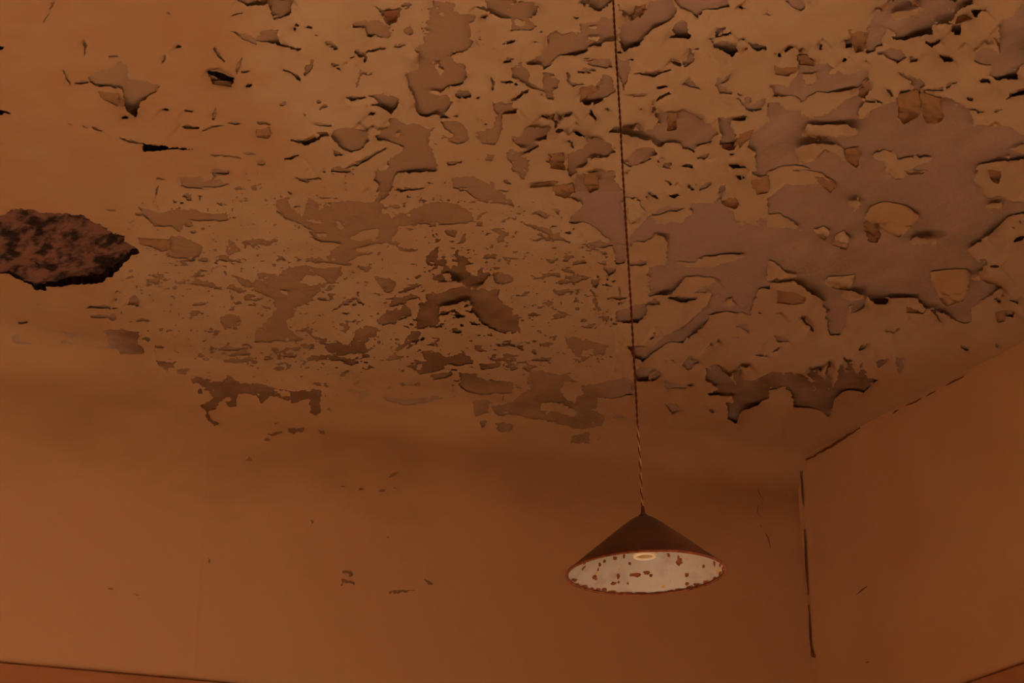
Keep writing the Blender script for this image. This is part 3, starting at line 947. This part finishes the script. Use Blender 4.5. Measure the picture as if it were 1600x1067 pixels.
# right wall with two window openings, left and rear walls, floor
bm = bmesh.new()
ys = [YB] + [v for w in WINDOWS for v in w] + [D+0.06]
for k in range(0, len(ys), 2): box(bm, W, W+0.32, ys[k], ys[k+1], 0, ZC+0.10)
for a, b in WINDOWS:
    box(bm, W, W+0.32, a, b, 0, WZ0); box(bm, W, W+0.32, a, b, WZ1, ZC+0.10)
wall_right = bmesh_obj('wall_right', bm, M['wall'], kind='structure', label='ochre right wall in shade')
bm = bmesh.new(); box(bm, XL-0.3, XL, YB, D, 0, ZC+0.10); bmesh_obj('wall_left', bm, M['wall'], kind='structure', label='left wall out of view')
bm = bmesh.new(); box(bm, XL-0.3, W+0.3, YB-0.3, YB, 0, ZC+0.10); bmesh_obj('wall_rear', bm, M['wall'], kind='structure', label='rear wall behind the camera')
bm = bmesh.new(); box(bm, XL-0.3, W+0.3, YB-0.3, D+0.3, -0.2, 0); bmesh_obj('floor', bm, M['sand'], kind='structure', label='sand covered floor out of view')
bm = bmesh.new(); box(bm, W+0.4, W+40, -30, 30, -0.9, -0.7); bmesh_obj('ground', bm, M['sand'], kind='structure', label='desert sand outside the windows')
for k, (a, b) in enumerate(WINDOWS):
    bm = bmesh.new(); xf = W+0.20
    for yy in (a, b-0.06): box(bm, xf, xf+0.06, yy, yy+0.06, WZ0, WZ1)
    for zz in (WZ0, WZ1-0.06): box(bm, xf, xf+0.06, a+0.06, b-0.06, zz, zz+0.06)
    box(bm, xf+0.01, xf+0.05, (a+b)/2-0.025, (a+b)/2+0.025, WZ0+0.06, WZ1-0.06)
    box(bm, xf+0.012, xf+0.048, a+0.06, b-0.06, 2.35, 2.40)
    bmesh_obj('window_%d' % (k+1), bm, M['wood'], kind='structure', label='wooden window frame out of view')

# dado colour below the line on both walls
def dado(name, pts, parent, vertical_axis):
    n = len(pts); vs = list(pts)+[(p[0], p[1], 0.02) for p in pts]
    fs = [(i, i+1, n+i+1, n+i) for i in range(n-1)]
    o = link(name, pyd(name, vs, fs, M['dado']), parent); md = o.modifiers.new('thickness', 'SOLIDIFY'); md.thickness = 0.0015; md.offset = 0
    return o
n = 160
dado('dado', [(XL+(W-XL)*i/n, D-0.0045, ZD-0.003+0.0009*float(fbm(np.array(i*0.5), np.array(1.5), 3, 1))) for i in range(n+1)], wall_back, 0)
dado('dado', [(W-0.0015, D-1.9+1.9*i/n, ZD-0.003+0.0014*float(fbm(np.array(i*0.5), np.array(7.5), 3, 2))) for i in range(n+1)], wall_right, 1)

# ------------------------------------------------------------------ curled flakes that hang free of the ceiling
def hang(origin, pts, drop, m, mode='far', power=1.6, bow=4.0, name='paint_flake', label=None, parent=None):
    """a flake hinged along one side of its outline, the other side dropping by drop millimetres"""
    P = np.array([float(a) for a in pts.replace(',', ' ').split()]).reshape(-1, 2)/4.0+np.array(origin, float)
    ya, yb = P[:, 1].min()+0.15, P[:, 1].max()-0.15
    nr = max(6, int((yb-ya)/2.5)); nc = 9; V = []
    for i in range(nr+1):
        y = ya+(yb-ya)*i/nr; xs = []
        for k in range(len(P)):
            (ax, ay), (bx, by) = P[k], P[(k+1) % len(P)]
            if (ay > y) != (by > y): xs.append(ax+(bx-ax)*(y-ay)/(by-ay))
        if len(xs) < 2: xs = [P[:, 0].mean()]*2
        l, r = min(xs), max(xs); t = i/nr; t = t if mode == 'far' else 1-t
        for j in range(nc):
            u = j/(nc-1); d = 2.5+drop*t**power+bow*(2*u-1)**2*t
            V.append((l+(r-l)*u, y, d/1000))
    V = np.array(V); V[:, 0] += 0.9*fbm(V[:, 0]/5, V[:, 1]/3, 2, 2); V[:, 1] += 0.7*fbm(V[:, 0]/5, V[:, 1]/3, 2, 5)
    V = V[:, :]; co_ = surf(V[:, 0], V[:, 1], V[:, 2])
    back = surf(V[:, 0], V[:, 1], V[:, 2]-0.0016)
    n = len(co_); ii = np.arange((nr+1)*nc).reshape(nr+1, nc)
    f = np.stack([ii[:-1, :-1], ii[1:, :-1], ii[1:, 1:], ii[:-1, 1:]], -1).reshape(-1, 4)
    ring = np.concatenate([ii[0, :], ii[1:, -1], ii[-1, -2::-1], ii[-2:0:-1, 0]]); nx_ = np.roll(ring, -1)
    side = np.stack([ring, nx_, nx_+n, ring+n], 1)
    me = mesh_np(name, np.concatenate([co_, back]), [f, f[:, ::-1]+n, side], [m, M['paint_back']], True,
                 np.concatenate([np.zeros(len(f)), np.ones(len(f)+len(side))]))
    me.attributes.new('chalk', 'FLOAT', 'POINT').data.foreach_set('value', np.ones(len(me.vertices), np.float32))
    return link(name, me, parent or ceiling, label=label)

PB, PT = M['paint_back'], M['paint']
D4, H4, C4, G4, B4, E4 = (1200, 0), (1200, 267), (800, 0), (800, 267), (400, 0), (0, 267)
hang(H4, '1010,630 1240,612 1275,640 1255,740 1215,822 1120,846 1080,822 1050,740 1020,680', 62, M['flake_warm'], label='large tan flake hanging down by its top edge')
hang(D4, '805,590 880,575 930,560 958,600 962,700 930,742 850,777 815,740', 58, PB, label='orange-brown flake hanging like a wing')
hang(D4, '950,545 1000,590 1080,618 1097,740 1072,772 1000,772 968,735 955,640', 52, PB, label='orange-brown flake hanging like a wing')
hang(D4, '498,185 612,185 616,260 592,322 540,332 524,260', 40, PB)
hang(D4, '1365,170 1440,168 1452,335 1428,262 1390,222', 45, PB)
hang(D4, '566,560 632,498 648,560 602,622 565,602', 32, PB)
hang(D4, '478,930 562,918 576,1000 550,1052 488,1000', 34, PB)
hang(H4, '597,300 640,222 720,195 860,212 945,285 905,345 820,420 752,385 690,335 622,322', 40, M['flake_warm'], label='broad tan flake curling down in the bare patch')
hang(H4, '596,325 650,308 705,400 682,452 622,432', 48, PB)
hang(H4, '352,690 372,655 548,652 522,710 470,748 380,724', 34, PT)
hang(H4, '276,365 350,345 392,380 362,437 308,404', 26, PT)
hang(H4, '396,468 428,392 470,375 515,430 492,497 455,492 436,440', 34, PT)
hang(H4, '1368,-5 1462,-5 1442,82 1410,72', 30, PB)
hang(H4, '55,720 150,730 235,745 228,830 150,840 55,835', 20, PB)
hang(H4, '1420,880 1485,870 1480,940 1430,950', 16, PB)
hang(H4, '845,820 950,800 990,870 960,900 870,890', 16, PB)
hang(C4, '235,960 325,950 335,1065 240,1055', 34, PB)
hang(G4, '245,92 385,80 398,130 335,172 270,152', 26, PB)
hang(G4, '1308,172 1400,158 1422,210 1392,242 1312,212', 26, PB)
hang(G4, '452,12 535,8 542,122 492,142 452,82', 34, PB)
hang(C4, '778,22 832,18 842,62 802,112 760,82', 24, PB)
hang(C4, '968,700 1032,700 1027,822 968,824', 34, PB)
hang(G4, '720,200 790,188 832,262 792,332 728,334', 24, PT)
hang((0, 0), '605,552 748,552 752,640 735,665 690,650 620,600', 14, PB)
hang(B4, '790,70 892,58 874,140 824,146', 22, M['flake_dark'])
hang(C4, '1290,900 1400,895 1392,936 1355,940', 22, M['flake_dark'])
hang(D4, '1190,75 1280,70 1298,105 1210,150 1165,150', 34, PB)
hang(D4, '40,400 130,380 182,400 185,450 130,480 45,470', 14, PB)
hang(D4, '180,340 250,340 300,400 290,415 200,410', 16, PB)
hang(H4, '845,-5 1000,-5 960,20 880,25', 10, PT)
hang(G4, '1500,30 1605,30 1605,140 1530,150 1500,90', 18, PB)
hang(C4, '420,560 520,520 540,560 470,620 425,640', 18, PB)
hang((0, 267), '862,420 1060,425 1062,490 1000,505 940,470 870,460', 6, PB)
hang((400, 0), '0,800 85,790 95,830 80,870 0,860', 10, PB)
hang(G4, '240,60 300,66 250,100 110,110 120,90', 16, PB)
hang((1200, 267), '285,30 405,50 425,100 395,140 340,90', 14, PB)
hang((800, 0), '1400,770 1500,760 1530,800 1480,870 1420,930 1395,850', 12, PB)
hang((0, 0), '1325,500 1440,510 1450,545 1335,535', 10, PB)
# ------------------------------------------------------------------ cracks along the corner and junctions
def plane_pt(px, py, wall, off):
    d_ = rays(np.array(px), np.array(py))
    t = (W-off)/d_[0] if wall == 'right' else (D-off)/d_[1]
    return CAM+d_*t
def crack(path, w, wall, parent):
    P = pline_poly(path, w); n = len(P)//2
    a = np.array([plane_pt(p[0], p[1], wall, 0.0062) for p in P]); b = np.array([plane_pt(p[0], p[1], wall, -0.002) for p in P])
    vs = np.concatenate([a, b]); N = len(P); fs = []
    for i in range(n-1): fs += [(i, i+1, N-2-i, N-1-i), (N+i+1, N+i, 2*N-1-i, 2*N-2-i)]
    for i in range(N): fs.append((i, (i+1) % N, N+(i+1) % N, N+i))
    link('crack', pyd('crack', vs, fs, M['dirt']), parent)
def wob(path, k=0.9):
    out = []
    for (ax, ay), (bx, by) in zip(path[:-1], path[1:]):
        m_ = max(2, int(math.hypot(bx-ax, by-ay)/7))
        for i in range(m_): out.append((ax+(bx-ax)*i/m_+random.uniform(-k, k), ay+(by-ay)*i/m_+random.uniform(-k, k)))
    return out+[path[-1]]
for path, w in (([(1247, 722), (1262, 717), (1276, 712)], 2.6), ([(1273, 712), (1292, 701), (1310, 690), (1326, 680), (1344, 668)], 4.2),
                ([(1395, 646), (1404, 640)], 2.5), ([(1416, 634), (1432, 627), (1440, 622)], 2.8), ([(1446, 619), (1462, 611)], 2.2), ([(1478, 602), (1492, 595), (1506, 588)], 3.0)):
    crack(wob(path), w, 'right', wall_right)
for path, w in (([(1251, 735), (1252.5, 757), (1254.5, 788)], 2.4), ([(1257, 826), (1258, 850), (1259.5, 880), (1261, 905), (1262.5, 930)], 3.2),
                ([(1263.5, 945), (1265, 970), (1266.5, 1000), (1268, 1026)], 2.4), ([(1266, 1006), (1269, 1017), (1273, 1028)], 2.4)):
    crack(wob(path, 0.4), w, 'right', wall_right)
for path, w in (([(1184, 764), (1188, 774), (1193, 780)], 1.0), ([(1185, 790), (1184, 800), (1186, 806)], 1.0), ([(1188, 820), (1191, 824)], 1.0), ([(1196, 832), (1201, 842), (1204, 856)], 1.4)):
    crack(wob(path, 0.4), w, 'back', wall_back)
for path, w in (([(1338, 929), (1347, 922), (1355, 916)], 2.2), ([(1352, 1035), (1358, 1034)], 1.8)):
    crack(wob(path, 0.4), w, 'right', wall_right)

# dark line along the top of the dado, drawn with the crack strip
def zpix(wall, c):      # photo position of the dado top at wall coordinate c
    p = np.array([W, c, ZD]) if wall == 'right' else np.array([c, D, ZD]); v = p-CAM; d_ = v@FWD
    return (800+FPX*(v@RT)/d_, 533.5-FPX*(v@UP)/d_)
crack([zpix('back', c) for c in np.linspace(1.45, 2.75, 30)], 3.0, 'back', wall_back)
crack([zpix('right', c) for c in np.linspace(4.9, 5.75, 20)], 3.0, 'right', wall_right)

# ------------------------------------------------------------------ pendant lamp
DEP = FPX*0.15/124.0
rim_c = CAM+rays(np.array(1009.5), np.array(895.0))*DEP
LB = Vector(rim_c)
lamp = bpy.data.objects.new('pendant_lamp', None); COL.objects.link(lamp); lamp.location = LB; lamp.empty_display_size = 0.1
lamp['label'] = 'brown cone-shaped pendant lamp with rust-spotted white inside, hanging from a long cord'; lamp['category'] = 'lamp'
def lathe(name, prof, m, n=72, parent=lamp, closed=False, wob=0.0):
    vs = []; fs = []; k = len(prof)
    for i in range(n):
        a = 2*math.pi*i/n; q = 1+wob*math.sin(3*a+0.7)+wob*0.6*math.sin(7*a)
        for r, z in prof: vs.append((r*q*math.cos(a), r*q*math.sin(a), z))
    for i in range(n):
        j = (i+1) % n
        for s in range(k if closed else k-1):
            t = (s+1) % k; fs.append((i*k+s, j*k+s, j*k+t, i*k+t))
    return link(name, pyd(name, vs, fs, m, True), parent)
HS = 0.110
outer = [(0.1500, 0.0), (0.1492, 0.003), (0.118, 0.0285), (0.080, 0.0600), (0.045, 0.0885), (0.027, 0.1025), (0.020, 0.1070), (0.012, 0.1092), (0.0058, 0.1105)]
lathe('shade', outer+[(0.0055, 0.109)], M['shade'], wob=0.003)
inner = [(r-0.0012, z-0.0012) for r, z in outer[1:]]; inner[-1] = (0.0003, 0.1075)
lathe('shade_lining', inner[::-1], M['enamel'], wob=0.003)
lathe('rim', [(0.1497+0.0028*math.cos(t), -0.0004+0.0028*math.sin(t)) for t in [2*math.pi*i/10 for i in range(10)]], M['rust'], closed=True, wob=0.003)
lathe('cap', [(0.0105, 0.1085), (0.0100, 0.1125), (0.0062, 0.1155), (0.0040, 0.1205), (0.0034, 0.1300), (0.0022, 0.1320), (0.0003, 0.1322)], M['shade'], n=28)
sock = lathe('lamp_holder', [(0.0003, 0.1000), (0.0165, 0.0990), (0.0170, 0.0440), (0.0150, 0.0400), (0.0150, 0.0330), (0.0142, 0.0325), (0.0140, 0.0500), (0.0003, 0.0520)], M['rust_pale'], n=36)
lathe('holder_ring', [(0.0165, 0.0420), (0.0225, 0.0395), (0.0240, 0.0350), (0.0225, 0.0310), (0.0180, 0.0300), (0.0155, 0.0320), (0.0155, 0.0400)], M['porcelain'], n=40, parent=sock, closed=True)

def cone_hit(px, py):
    d_ = rays(np.array(float(px)), np.array(float(py))); t0 = (rim_c[2]-CAM[2])/d_[2]
    def g(t):
        p = CAM+d_*t-rim_c; rc = np.interp(p[2], [z for r, z in inner], [r for r, z in inner]); return math.hypot(p[0], p[1])-rc
    lo, hi = t0+1e-4, t0+0.5
    if g(lo) > 0: return None
    for k in range(60):
        t = t0+0.5*k/60
        if t > lo and g(t) > 0: hi = t; break
        lo = max(lo, t)
    for _ in range(30):
        m_ = (lo+hi)/2
        if g(m_) > 0: hi = m_
        else: lo = m_
    p = CAM+d_*lo-rim_c
    h = np.array([p[0], p[1], 0]); h = h/np.linalg.norm(h); nrm = -h*0.64-np.array([0, 0, 0.77])
    return p+nrm*0.0005
def chip(cx, cy, w, h, m=None, rot=0.0, n=11):
    px, py = 860+cx/5.333, 760+cy/5.333; w /= 5.333; h /= 5.333; ps = []
    c = cone_hit(px, py)
    if c is None: return
    for i in range(n):
        a = 2*math.pi*i/n; k = random.uniform(0.72, 1.25); x_ = k*w/2*math.cos(a); y_ = k*h/2*math.sin(a)
        q = cone_hit(px+x_*math.cos(rot)-y_*math.sin(rot), py+x_*math.sin(rot)+y_*math.cos(rot))
        if q is not None: ps.append(q)
    if len(ps) < 4: return
    vs = [c]+ps; fs = [(0, i, i+1) for i in range(1, len(ps))]+([(0, len(ps), 1)] if len(ps) == n else [])
    o = link('rust_chip', pyd('rust_chip', vs, fs, m or M['rust']), lamp)
for a in ((288, 630, 18, 50, None, 0.5), (266, 688, 16, 20, None, 0.6), (278, 672, 36, 14, None, -0.6), (410, 650, 22, 32), (398, 690, 16, 30, None, 0.3), (372, 755, 42, 46, None, 0.3), (385, 722, 32, 22, M['rust_pale']), (450, 622, 26, 30),
          (535, 597, 40, 36), (612, 580, 20, 42), (660, 640, 26, 28), (565, 745, 26, 50, None, 0.2), (528, 806, 52, 30), (568, 796, 18, 26), (645, 806, 22, 24),
          (705, 735, 84, 40), (672, 735, 30, 28), (800, 717, 52, 36), (836, 740, 36, 32), (985, 572, 28, 42, None, -0.3), (1074, 628, 52, 64, None, 0.3), (1066, 590, 22, 40), (1135, 600, 26, 24, M['rust_pale']), (1276, 662, 24, 34),
          (1222, 672, 34, 20, M['rust_pale']), (1137, 735, 34, 34), (1198, 718, 14, 22, M['rust_pale']), (1137, 808, 34, 30), (1000, 785, 18, 20, M['rust_pale']), (945, 835, 36, 34, M['rust_pale']), (720, 640, 22, 26, M['rust_pale']), (575, 690, 26, 24, M['rust_pale']), (1368, 640, 20, 46),
          (435, 590, 30, 16, M['rust_pale']), (590, 650, 20, 40, M['rust_pale']),
          (200, 792, 50, 26), (225, 830, 40, 22), (285, 848, 70, 24), (345, 862, 40, 18), (400, 868, 50, 20), (450, 868, 44, 30), (520, 886, 80, 16), (640, 895, 110, 14), (760, 898, 120, 14), (900, 895, 100, 14), (1010, 884, 70, 20), (1080, 872, 90, 22), (1165, 850, 60, 22), (1230, 832, 80, 26), (1300, 808, 60, 24), (1370, 772, 40, 40), (1420, 740, 40, 60), (1440, 690, 24, 60), (1415, 655, 20, 30), (1395, 700, 34, 50, M['rust_pale'])):
    if a[1] > 780 and (a[1] > 845 or a[0] < 350 or a[0] > 1160): a = (a[0], a[1]-14, a[2], a[3]*1.1)+tuple(a[4:])
    chip(*a)

# twisted cord: runs up to a rose on the ceiling just above the frame
hn = np.array([FWD[0], FWD[1], 0]); hn /= np.linalg.norm(hn)
cpx = [(0, 958), (37, 960), (75, 962), (112, 964.3), (155, 967), (195, 969.5), (225, 970.8), (267, 973), (342, 977.5), (404, 981.5), (480, 986), (534, 989), (565, 990.8), (615, 993.7), (665, 996.3), (715, 999.5), (757, 1001.5), (785, 1003)]
pts = []
for yy, xx in cpx:
    d_ = rays(np.array(xx), np.array(float(yy))); t = (rim_c@hn)/(d_@hn); pts.append(CAM+d_*t)
pts = np.array(pts); top0 = pts[0]; dirn = (pts[0]-pts[2])/np.linalg.norm(pts[0]-pts[2])
topc = top0+dirn*((ZC-0.02-top0[2])/dirn[2])
pts = np.concatenate([[topc], pts, [rim_c+np.array([0, 0, 0.131])]])
sl_len = np.concatenate([[0], np.cumsum(np.linalg.norm(np.diff(pts, axis=0), axis=1))])
def strand(phase, s0, s1, m, rad=0.0014, off=0.0013, loose=0.0):
    n = int((s1-s0)/0.006)+2; sv = np.linspace(s0, s1, n)
    c = np.stack([np.interp(sv, sl_len, pts[:, k]) for k in range(3)], 1)
    ang = phase+sv/0.028*2*math.pi
    o_ = off+loose*np.clip((sv-(s1-0.03))/0.03, 0, 1)
    c = c+np.stack([np.cos(ang)*o_, np.sin(ang)*o_, np.zeros(n)], 1)-rim_c
    vs = []; fs = []
    for i in range(n):
        for j in range(6):
            b = 2*math.pi*j/6; vs.append((c[i, 0]+rad*math.cos(b), c[i, 1]+rad*math.sin(b), c[i, 2]))
        if i:
            for j in range(6): fs.append(((i-1)*6+j, (i-1)*6+(j+1) % 6, i*6+(j+1) % 6, i*6+j))
    link('cord_strand', pyd('cord_strand', vs, fs, m, True), lamp)
send = sl_len[-1]; spale = sl_len[15]
strand(0.0, 0.0, send, M['cord'])
strand(math.pi, 0.0, spale, M['cord'])
strand(math.pi, spale, send, M['cord_pale'])
rose = lathe('ceiling_rose', [(0.0003, -0.045), (0.010, -0.044), (0.022, -0.034), (0.038, -0.014), (0.042, 0.0)], M['porcelain'], n=32)
rose.location = Vector(topc-rim_c)+Vector((0, 0, 0.02))
